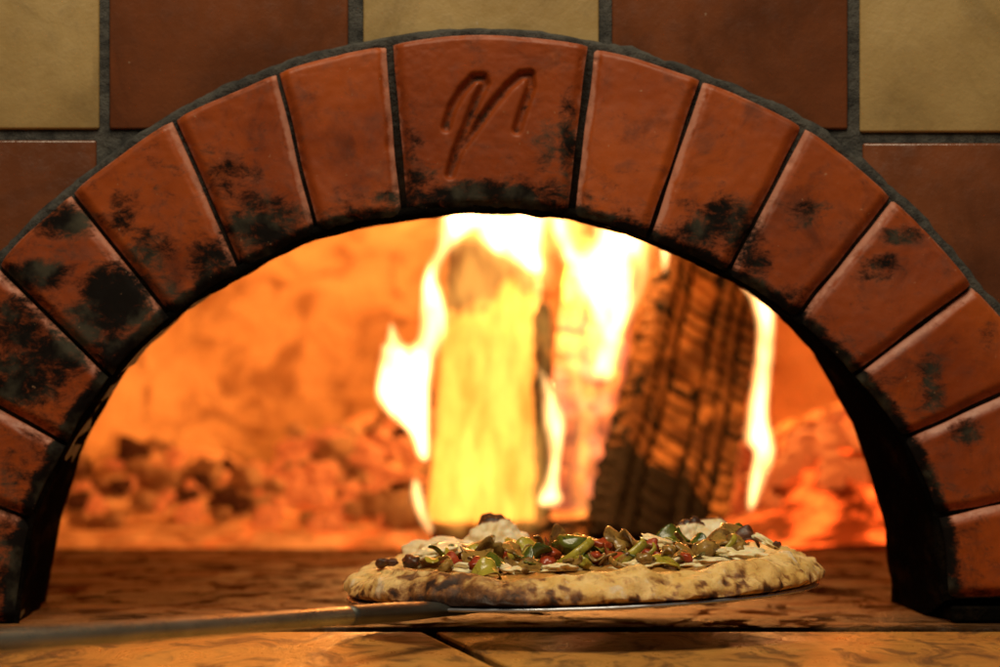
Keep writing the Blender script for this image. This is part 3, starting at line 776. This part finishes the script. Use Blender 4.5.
flame([(726, 262), (738, 284), (751, 300), (757, 331), (752, 370), (748, 402), (742, 436), (746, 446), (754, 452), (748, 480), (745, 508), (750, 514), (757, 505), (768, 480), (778, 453), (774, 436), (769, 418), (771, 380), (776, 350), (777, 300), (770, 262)], 2.06, .035, M['flame'],
      'slim wavy flame hanging along the right edge of the dark log')
flame([(428, 300), (445, 250), (480, 215), (540, 215), (556, 260), (560, 330), (552, 400), (556, 470), (550, 540), (428, 545), (424, 470), (432, 390)], 2.03, .06, M['flame_soft'], 'thin veil of yellow flame over the face of the pale log', rr=26, step=3)
flame([(560, 190), (556, 260), (566, 340), (560, 420), (566, 530), (600, 535), (604, 450), (604, 400), (624, 350), (650, 300), (672, 240), (672, 190)], 2.24, .05, M['flame_soft'], 'thin orange flame glowing behind the gap between the logs', rr=22, step=3)

flame([(436, 180), (440, 232), (452, 262), (470, 250), (490, 262), (512, 280), (540, 300), (560, 290), (590, 250), (600, 180)], 2.34, .05, M['flame_mid'], 'ragged yellow flame crossing the top of the opening above the pale log', rr=22, step=2.5)
flame([(556, 300), (566, 286), (580, 300), (596, 330), (606, 380), (600, 430), (590, 400), (580, 420), (566, 400), (560, 350)], 2.31, .03, M['flame_soft'], 'faint pink flame in the gap between the pale log and the dark log', rr=16, step=2.5)
for P_, D_, L_ in (
    ([(452, 200), (446, 240), (440, 262), (446, 285), (455, 262), (466, 246), (480, 232), (470, 205)], 2.12, 'short curled flame tip beside the charred top of the pale log'),
    ([(604, 190), (598, 240), (590, 280), (600, 330), (606, 372), (614, 340), (612, 290), (620, 250), (630, 190)], 2.30, 'bright inner tongue of the broad flame between the logs'),
    ([(634, 190), (630, 240), (636, 280), (628, 318), (642, 300), (652, 270), (650, 235), (646, 190)], 2.27, 'wispy flame lapping the left shoulder of the dark log'),
    ([(574, 350), (570, 390), (578, 430), (572, 470), (582, 500), (590, 470), (586, 430), (592, 395), (584, 370)], 2.28, 'faint wisp of flame low in the gap between the two logs'),
    ([(392, 330), (386, 360), (384, 390), (392, 412), (404, 400), (410, 370), (402, 352)], 2.13, 'small flame lobe at the outer left of the forked flame')):
    flame(P_, D_, .035, M['flame_mid'], L_, rr=12)
flame([(590, 200), (598, 262), (610, 300), (622, 318), (634, 290), (650, 262), (664, 235), (668, 190)], 2.50, .05, M['flame_mid'], 'yellow flame behind the top left edge of the dark log', rr=16, step=2.5)

# ------------------------------------------------------------------ peel
DC = 1.385; cxp = 582
pc = at(cxp, 587, DC)
peel = empty('pizza_peel', pc, 'round metal pizza peel with a long dull steel handle carrying the pizza', 'pizza peel')
roll = math.radians(2.1); peel.rotation_euler = (0, -roll, 0)
RP = .149
def disc(R_, t, n=120, lip=.0):
    verts = [(0, 0, 0)]; faces = []
    prof = [(R_ * .9, 0), (R_ - .001, lip), (R_, lip - t * .5), (R_ - .001, lip - t), (R_ * .9, -t)]
    for k in range(n):
        a = 2 * math.pi * k / n
        for r_, z in prof: verts.append((r_ * math.cos(a), r_ * math.sin(a), z))
    verts.append((0, 0, -t)); m = len(prof)
    for k in range(n):
        k2 = (k + 1) % n
        faces.append((0, 1 + k * m, 1 + k2 * m))
        for q in range(m - 1): faces.append((1 + k * m + q, 1 + k * m + q + 1, 1 + k2 * m + q + 1, 1 + k2 * m + q))
        faces.append((len(verts) - 1, k2 * m + m, k * m + m))
    return verts, faces
v, f = disc(RP - .001, .0022); mesh_obj('blade', v, f, M['blade'], peel)
bpy.context.view_layer.update()
inv = (Matrix.Translation(pc) @ Matrix.Rotation(-roll, 4, 'Y')).inverted()
def tube(pts, radii, flat, n=28):
    verts, faces = [], []
    for k, p in enumerate(pts):
        d = (pts[min(k + 1, len(pts) - 1)] - pts[max(k - 1, 0)]).normalized()
        X = d.cross(Vector((0, 0, 1))).normalized(); Z = X.cross(d)
        for q in range(n):
            a = 2 * math.pi * q / n
            verts.append(p + X * math.cos(a) * radii[k] * flat[k][0] + Z * math.sin(a) * radii[k] * flat[k][1])
    for k in range(len(pts) - 1):
        for q in range(n): faces.append((k * n + q, k * n + (q + 1) % n, (k + 1) * n + (q + 1) % n, (k + 1) * n + q))
    faces += [tuple(range(n)), tuple((len(pts) - 1) * n + q for q in range(n))]
    return verts, faces
hs = at(428, 610, 1.262); he = at(-6, 642.5, .93)
hd = (he - hs)
pts = [inv @ (hs + hd * t) for t in [k / 12 * 2.2 for k in range(13)]]
v, f = tube(pts, [.0050] * 13, [(1, 1)] * 13); mesh_obj('handle', v, f, M['steel'], peel)
bs = at(470, 604, 1.315); cs_ = at(360, 612.0, 1.215)
pts = [inv @ (bs.lerp(hs, .0) + Vector((0, 0, -.0035))), inv @ (hs + Vector((.012, .014, -.0010))), inv @ hs, inv @ (hs + hd * .1), inv @ (hs + hd * .22), inv @ (hs + hd * .235)]
v, f = tube(pts, [.011, .010, .0062, .0057, .0055, .0052], [(1.8, .14), (1.4, .35), (1.1, .8), (1, 1), (1, 1), (1, 1)]); mesh_obj('socket', v, f, M['darksteel'], peel)

# ------------------------------------------------------------------ pizza
pizza = empty('pizza', pc + Vector((0, 0, .0006)), 'baked pizza with a spotted puffy crust, mushrooms, peppers and cheese on the peel', 'pizza')
pizza.rotation_euler = (0, -roll, 0)
RZ = .1495
def rimh(th):
    return .0158 + .002 * max(0, math.cos(th)) + .0052 * fb((math.cos(th) * 2.6, math.sin(th) * 2.2, 1.7), 1, 3) + .0035 * max(0, math.cos(th - math.pi / 2)) 
def rimr(th):
    return RZ * (1 + .016 * nz(math.cos(th) * 1.6, math.sin(th) * 1.6, 4.4) + .010 * nz(math.cos(th) * 6, math.sin(th) * 6, 2))
NT = 420; verts, ch = [], []
prof_n = 0
def profile(th):
    R_ = rimr(th); h = rimh(th); P = []
    for k in range(16):     # inner top, centre outwards
        r_ = (R_ - .030) * k / 15; P.append((r_, .0075 + .0015 * (k / 15)))
    for k in range(1, 30):  # rim
        a = math.pi * k / 29
        # from inner foot over the top to the outer foot
        c = R_ - .0165; r_ = c - .0150 * math.cos(a) * (1 if a < math.pi / 2 else 1.05)
        z = .0085 * (1 - a / math.pi) * (1 if a < math.pi / 2 else 1) + (h - .004) * math.sin(a) ** .8
        P.append((r_, max(z, .0018)))
    P.append((R_ - .004, .0003)); P.append((R_ * .8, .0)); P.append((0.001, 0.0))
    return P
for k in range(NT):
    th = 2 * math.pi * k / NT; pr = profile(th); prof_n = len(pr)
    for j, (r_, z) in enumerate(pr):
        p = Vector((r_ * math.cos(th), r_ * math.sin(th), z))
        if 15 < j < prof_n - 3:
            q = .0032 * fb(p, 58, 4) + .0016 * max(0, nz(p.x, p.y, p.z + 3, 120))
            p += Vector((math.cos(th), math.sin(th), .8)) * q
            p.z = max(p.z, .0005)
        elif j <= 15: p.z += .0015 * fb(p, 50, 3)
        verts.append(p)
        pxx = 500 + (pc.x + p.x) / (pc.y + p.y) * F
        c = .0
        front_ = p.y < -.02
        hrel = p.z / rimh(th)
        n1 = fb(p + Vector((.3, 0, 0)), 120, 3)
        c = .0 + .62 * sstep(.05, .5, n1) * (.5 + .5 * sstep(.98, .6, hrel))
        c += .30 * sstep(.45, .12, hrel)
        if front_:
            ang = p.x
            g = math.exp(-((p.x + .085) / .032) ** 2) + .8 * math.exp(-((p.x + .045) / .022) ** 2)
            c += .36 * g * sstep(1.0, .45, hrel) + .42 * g
            c += .16 * math.exp(-((p.x - .085) / .035) ** 2) * sstep(.95, .5, hrel)
        c += .35 * math.exp(-((p.x + .138) / .006) ** 2) * sstep(.5, .2, hrel)
        ch.append(c)
faces = [(k * prof_n + j, ((k + 1) % NT) * prof_n + j, ((k + 1) % NT) * prof_n + j + 1, k * prof_n + j + 1) for k in range(NT) for j in range(prof_n - 1)]
mesh_obj('crust', verts, faces, M['crust'], pizza, True, {'char': ch})
# sauce sheet: slightly domed, lumpy
verts, faces = [(0, 0, .017)], []
NR_, NS = 60, 180
def sauce_z(x, y):
    q = math.hypot(x, y) / (RZ - .03)
    return .0120 + .0030 * sstep(1.0, .7, q) + .0030 * fb((x, y, 0), 70, 4)
for r_ in range(1, NR_ + 1):
    for k in range(NS):
        a = 2 * math.pi * k / NS; R_ = (RZ - .024 + .004 * nz(math.cos(a) * 3, math.sin(a) * 3, 8)) * r_ / NR_
        x, y = R_ * math.cos(a), R_ * math.sin(a); verts.append((x, y, sauce_z(x, y) if r_ < NR_ else .006))
faces = [(0, 1 + k, 1 + (k + 1) % NS) for k in range(NS)]
for r_ in range(NR_ - 1):
    for k in range(NS):
        a, b_ = 1 + r_ * NS + k, 1 + r_ * NS + (k + 1) % NS; faces.append((a, b_, b_ + NS, a + NS))
mesh_obj('sauce', verts, faces, M['sauce'], pizza)

def add_top(name, me_v, me_f, mat, loc, rot, label=None):
    o = mesh_obj(name, me_v, me_f, M[mat], pizza, True); o.location = loc; o.rotation_euler = rot
    if label: o['label'] = label
    return o
def blob(rx, ry, rz, seed, amp=.25, flat=.3, sub=3, fr=1.6):
    bm = bmesh.new(); bmesh.ops.create_icosphere(bm, subdivisions=sub, radius=1)
    vs = []
    for v in bm.verts:
        p = v.co.copy(); p *= 1 + amp * fb(p + Vector((seed * 2.3, seed, 0)), fr, 3)
        if p.z < -flat: p.z = -flat
        vs.append(Vector((p.x * rx, p.y * ry, p.z * rz)))
    bm.verts.index_update(); fs = [[v.index for v in f.verts] for f in bm.faces]; bm.free(); return vs, fs
def curl_slice(R_, t, curl, seed, kind='kidney', n=40, m=8):
    """thin curved slice with wavy outline: mushroom or pepper flap"""
    vs, fs = [], []
    for side in (1, -1):
        vs.append(Vector((0, 0, side * t / 2)))
        for r_ in range(1, m + 1):
            for k in range(n):
                a = 2 * math.pi * k / n
                o = 1 + .12 * fb((math.cos(a), math.sin(a), seed), 1.0, 2) + .05 * nz(math.cos(a) * 5, math.sin(a) * 5, seed)
                if kind == 'kidney': o *= 1 - .42 * math.exp(-((a - math.pi) / .45) ** 2)
                q = R_ * o * r_ / m; x, y = q * math.cos(a), q * math.sin(a) * .75
                th = t * (1 if r_ < m else .35)
                z = curl * (x * x - .5 * y * y) / R_ + .12 * R_ * nz(x / R_ * 1.5, y / R_ * 1.5, seed)
                rimt = .25 * t * math.sin(math.pi * min(1, r_ / m) * 1.0)
                vs.append(Vector((x, y, z + side * (th / 2 + rimt))))
    S = 1 + m * n
    for s_ in (0, 1):
        o = s_ * S
        fs += [(o, o + 1 + k, o + 1 + (k + 1) % n) for k in range(n)]
        for r_ in range(m - 1):
            for k in range(n):
                a, b_ = o + 1 + r_ * n + k, o + 1 + r_ * n + (k + 1) % n; fs.append((a, b_, b_ + n, a + n))
    for k in range(n):
        a, b_ = 1 + (m - 1) * n + k, 1 + (m - 1) * n + (k + 1) % n; fs.append((a, b_, b_ + S, a + S))
    return vs, fs
def strip(R_, w, t, arc, seed, n=30):
    """curved band cut from a pepper: arc of a ring standing or lying"""
    vs, fs = [], []; q = 8
    for k in range(n + 1):
        a = arc * (k / n - .5); rr_ = R_ * (1 + .15 * nz(a * 1.5, seed)); endt = 1 if 0 < k < n else .5
        c = Vector((rr_ * math.cos(a), rr_ * math.sin(a) * 1.1, .1 * R_ * nz(a, seed + 5)))
        d = Vector((math.cos(a), math.sin(a), 0))
        for j in range(q):
            b_ = 2 * math.pi * j / q
            vs.append(c + d * math.cos(b_) * t * .5 * endt + Vector((0, 0, 1)) * math.sin(b_) * w * .5 * endt)
    for k in range(n):
        for j in range(q): fs.append((k * q + j, k * q + (j + 1) % q, (k + 1) * q + (j + 1) % q, (k + 1) * q + j))
    fs += [tuple(range(q)), tuple(n * q + j for j in range(q))]
    return vs, fs
R = random.uniform
def loc_from(px, y, z):      # column in the photograph, depth offset from the pizza centre, height above the pizza base
    D = pc.y + y; return Vector(((px - 500) / F * D - pc.x, y, z))
cnt = 0
def put(kind, px, y, z, size, mat, rot=None, label=None):
    global cnt; cnt += 1
    L = loc_from(px, y, z); s = cnt * 1.37
    rr_ = math.hypot(L.x, L.y)
    rot = rot or (R(-.6, .6), R(-.6, .6), R(0, 6.28))
    if kind in ('mushroom', 'flap'): rot = (rot[0] * .62, rot[1] * .8, rot[2])
    if kind != 'char' and not (kind == 'cheese' and z < .017): L.z += .0026
    if kind == 'mushroom': v, f = curl_slice(size * .92, size * .15, R(-1.0, .9), s); nm = 'mushroom_slice'
    elif kind == 'flap': v, f = curl_slice(size * .92, size * .10, R(-1.1, .9), s, 'round'); nm = 'pepper_slice'
    elif kind == 'strip': v, f = strip(size, size * .45, size * .22, R(2.0, 4.2), s); nm = 'pepper_strip'
    elif kind == 'chunk': v, f = blob(size * .8, size * .65, size * .5, s, .35, .8); nm = 'tomato_chunk' if mat == 'red' else 'pepper_chunk'
    elif kind == 'cheese': v, f = blob(size, size * .85, size * .26, s, .5, .5, 4); nm = 'cheese_melt'
    elif kind == 'char': v, f = blob(size, size * .8, size * .6, s, .4, .8); nm = 'burnt_bit'
    return add_top(nm, v, f, mat, L, rot, label)
# --- main pieces, from the photograph
def bubble(px, y, z, rx, ry, rz, seed, label, top):
    v, f = blob(rx, ry, rz, seed, .26, .3, 5, 1.7)
    cc = [clamp(1.1 * sstep(top, top + .25, (p.z / rz) + .35 * (p.y / ry)) + .12 * fb(p, 120, 3)) for p in v]
    o = mesh_obj('dough_bubble', v, f, M['bubble'], pizza, True, {'char': cc}); o.location = loc_from(px, y, z); o['label'] = label
bubble(500, .078, .0185, .0215, .018, .0225, 2.2, 'large white bubble with a scorched top', .72)
bubble(703, .045, .0185, .0240, .018, .0190, 6.1, 'long pale bubble at the right', .80)
bubble(692, .038, .0230, .0105, .010, .0150, 9.1, 'small pale bubble with a browned top', .55)
bubble(440, .070, .0150, .0300, .016, .0150, 12.4, 'smooth cream swelling of the rim at the left', 1.3)
put('flap', 520, .045, .022, .013, 'olive', (1.0, .3, 1.0)); put('mushroom', 478, .03, .021, .013, 'mushroom', (.9, -.2, .4))
put('strip', 455, .01, .018, .011, 'green', (1.2, .3, 1.4)); put('chunk', 452, -.045, .018, .0085, 'red'); put('chunk', 462, -.05, .0165, .0065, 'red')
put('mushroom', 474, -.05, .021, .012, 'mushroom', (1.1, .2, 0.2)); put('mushroom', 490, -.04, .0235, .013, 'mushroom', (.8, .5, 2.0)); put('flap', 500, -.06, .019, .012, 'green', (.9, .1, .9))
put('mushroom', 515, -.045, .024, .011, 'mushroom', (1.0, -.4, 1.4)); put('flap', 528, -.03, .025, .0115, 'olive', (.9, -.5, .3)); put('flap', 533, -.08, .016, .012, 'mushroom', (.8, .1, .2))
put('chunk', 551, -.05, .021, .0090, 'red', (0, 0, .5)); put('chunk', 549, -.058, .017, .0075, 'red'); put('strip', 541, -.045, .021, .010, 'mushroom', (1.3, .3, 1.2))
put('chunk', 575, -.045, .0255, .0150, 'green', (.2, .12, 0.1), 'glossy dark green pepper slice'); put('strip', 574, -.05, .0205, .013, 'olive', (.6, 0, -1.57)); put('mushroom', 560, .0, .026, .011, 'mushroom')
put('chunk', 583, -.075, .017, .0075, 'olive'); put('chunk', 598, -.06, .018, .0075, 'red'); put('chunk', 603, -.04, .0245, .0085, 'red', (0, .2, .2)); put('flap', 612, -.055, .0195, .0095, 'red', (1.1, .5, .5))
put('mushroom', 621, -.03, .028, .0150, 'mushroom', (.9, 0, 1.2)); put('mushroom', 634, -.035, .026, .0135, 'mushroom', (1.0, .2, 2.2)); put('strip', 628, -.055, .0205, .013, 'olive', (.6, .1, -1.57))
put('strip', 640, -.05, .0205, .010, 'olive', (.5, .3, -1.2)); put('cheese', 660, -.035, .0255, .0110, 'cheese', (.2, .3, .3)); put('chunk', 650, -.055, .0195, .006, 'red'); put('chunk', 661, -.055, .0175, .006, 'red')
put('mushroom', 649, -.075, .0165, .0105, 'mushroom', (.6, .1, .5)); put('flap', 667, -.075, .0165, .0115, 'olive', (.5, .3, .2)); put('chunk', 688, -.07, .0175, .0055, 'red'); put('mushroom', 690, -.055, .0195, .012, 'mushroom', (.9, .5, .8))
put('flap', 676, -.01, .027, .0115, 'green', (1.2, .3, .6)); put('flap', 684, .0, .027, .0085, 'green', (1.5, .2, 1.5)); put('strip', 698, -.03, .0205, .010, 'mushroom')
put('mushroom', 726, -.03, .0245, .0145, 'mushroom', (.7, .2, .2)); put('mushroom', 735, -.01, .029, .0125, 'mushroom', (.9, -.3, 1.0)); put('strip', 722, -.045, .0215, .010, 'olive', (.7, .2, -1.4))
put('flap', 752, -.02, .0265, .0105, 'burnt', (1.0, .4, .4)); put('flap', 743, -.005, .0285, .0095, 'green', (.9, -.4, 1.4)); put('cheese', 742, -.055, .0175, .0155, 'cheese', (.1, .1, 0)); put('cheese', 766, -.015, .0220, .0105, 'cheese', (.2, .5, .3))
put('char', 778, -.02, .0225, .0032, 'burnt'); put('char', 384, .0, .0190, .0050, 'burnt', label='scorched crumb on the left crust'); put('char', 412, -.02, .0205, .0070, 'burnt'); put('char', 393, .0, .0195, .004, 'burnt')
put('cheese', 440, .03, .020, .0175, 'cheese', (0, -.15, .2)); put('strip', 436, -.03, .019, .0085, 'green', (1.2, .3, .8)); put('cheese', 428, .045, .0185, .013, 'cheese')
# --- filler scattered over the rest of the top
for k in range(34):
    px = 440 + k * 9.4 + R(-4, 4); y = R(-.085, -.02) if px < 700 else R(-.06, .0)
    kd, mt = random.choice([('mushroom', 'mushroom'), ('mushroom', 'mushroom'), ('strip', 'mushroom'), ('flap', 'olive'), ('mushroom', 'green'), ('chunk', 'mushroom')])
    put(kd, px, y, .0175 + .0055 * (y + .085) / .065, R(.005, .0085), mt, (R(.2, 1.1), R(-.6, .6), R(0, 6.28)))
for k in range(22):
    put(random.choice(['mushroom', 'strip', 'chunk', 'flap']), 452 + k * 13.5 + R(-5, 5), R(-.06, .01), .0205 + R(0, .003), R(.0065, .0095), random.choice(['mushroom', 'mushroom', 'olive', 'green', 'mushroom', 'red']), (R(.3, 1.2), R(-.7, .7), R(0, 6.28)))
for (px_, y_, s_) in ((470, -.06, .016), (525, -.07, .015), (590, -.03, .018), (640, -.075, .014), (700, -.06, .016), (560, -.08, .013), (735, -.02, .016)):
    put('cheese', px_, y_, .0165, s_, 'cheese', (R(-.1, .1), R(-.1, .1), R(0, 6.28)))
put('flap', 491, -.098, .0175, .0105, 'olive', (1.0, .1, .4), 'wilted yellow pepper slice hanging over the crust')
kinds = [('mushroom', 'mushroom'), ('flap', 'olive'), ('flap', 'green'), ('strip', 'olive'), ('chunk', 'red'), ('mushroom', 'mushroom'), ('mushroom', 'green'), ('strip', 'mushroom')]
for k in range(24):
    a = k * 2.39996; r_ = .108 * math.sqrt((k + .7) / 24); x, y = r_ * math.cos(a), r_ * math.sin(a)
    kd, mt = kinds[k % 8]; D = pc.y + y
    put(kd, 500 + (x + pc.x) / D * F, y, .0165 + R(0, .003), R(.006, .0105), mt, (R(-.5, .5), R(-.5, .5), R(0, 6.28)))

# ------------------------------------------------------------------ lights
def area(name, loc, target, sx, sy, power, colr):
    l = bpy.data.lights.new(name, 'AREA'); l.shape = 'RECTANGLE'; l.size = sx; l.size_y = sy; l.energy = power; l.color = colr
    o = bpy.data.objects.new(name, l); col.objects.link(o); o.location = loc
    o.rotation_euler = (Vector(target) - Vector(loc)).to_track_quat('-Z', 'Y').to_euler(); return o
area('kitchen_lamp', (-.05, .62, 1.45), (0, 1.4, .1), 1.0, .6, 22, (1.0, .83, .56))
def point(name, loc, power, r_, colr=(1.0, .375, .085)):
    l = bpy.data.lights.new(name, 'POINT'); l.energy = power; l.color = colr; l.shadow_soft_size = r_
    o = bpy.data.objects.new(name, l); col.objects.link(o); o.location = loc; return o
point('fire_fill_light', at(400, 385, 2.08), 2.0, .012)
point('fire_fill_light', at(600, 270, 2.47), 10, .014)  # unseen lamp added behind the logs to brighten the back wall
point('fire_fill_light', at(500, 240, 2.47), 8, .014)  # second lamp added behind the logs, also for the back wall
point('fire_fill_light', at(556, 430, 2.02), 1.5, .008)
point('fire_fill_light', at(762, 380, 2.06), .4, .007)

w = bpy.data.worlds.new('World'); scene.world = w; w.use_nodes = True
bg = w.node_tree.nodes['Background']; bg.inputs[0].default_value = (1.0, .92, .82, 1); bg.inputs[1].default_value = .05

# ------------------------------------------------------------------ render
scene.view_settings.view_transform = 'Standard'; scene.view_settings.look = 'None'
scene.view_settings.exposure = 0; scene.view_settings.gamma = 1
scene.render.engine = 'CYCLES'
cy = scene.cycles
cy.use_denoising = True
try: cy.denoiser = 'OPENIMAGEDENOISE'
except Exception: pass
cy.max_bounces = 6; cy.diffuse_bounces = 4; cy.glossy_bounces = 3; cy.transmission_bounces = 2; cy.volume_bounces = 0
cy.transparent_max_bounces = 48; cy.sample_clamp_indirect = 6; cy.caustics_reflective = False; cy.caustics_refractive = False
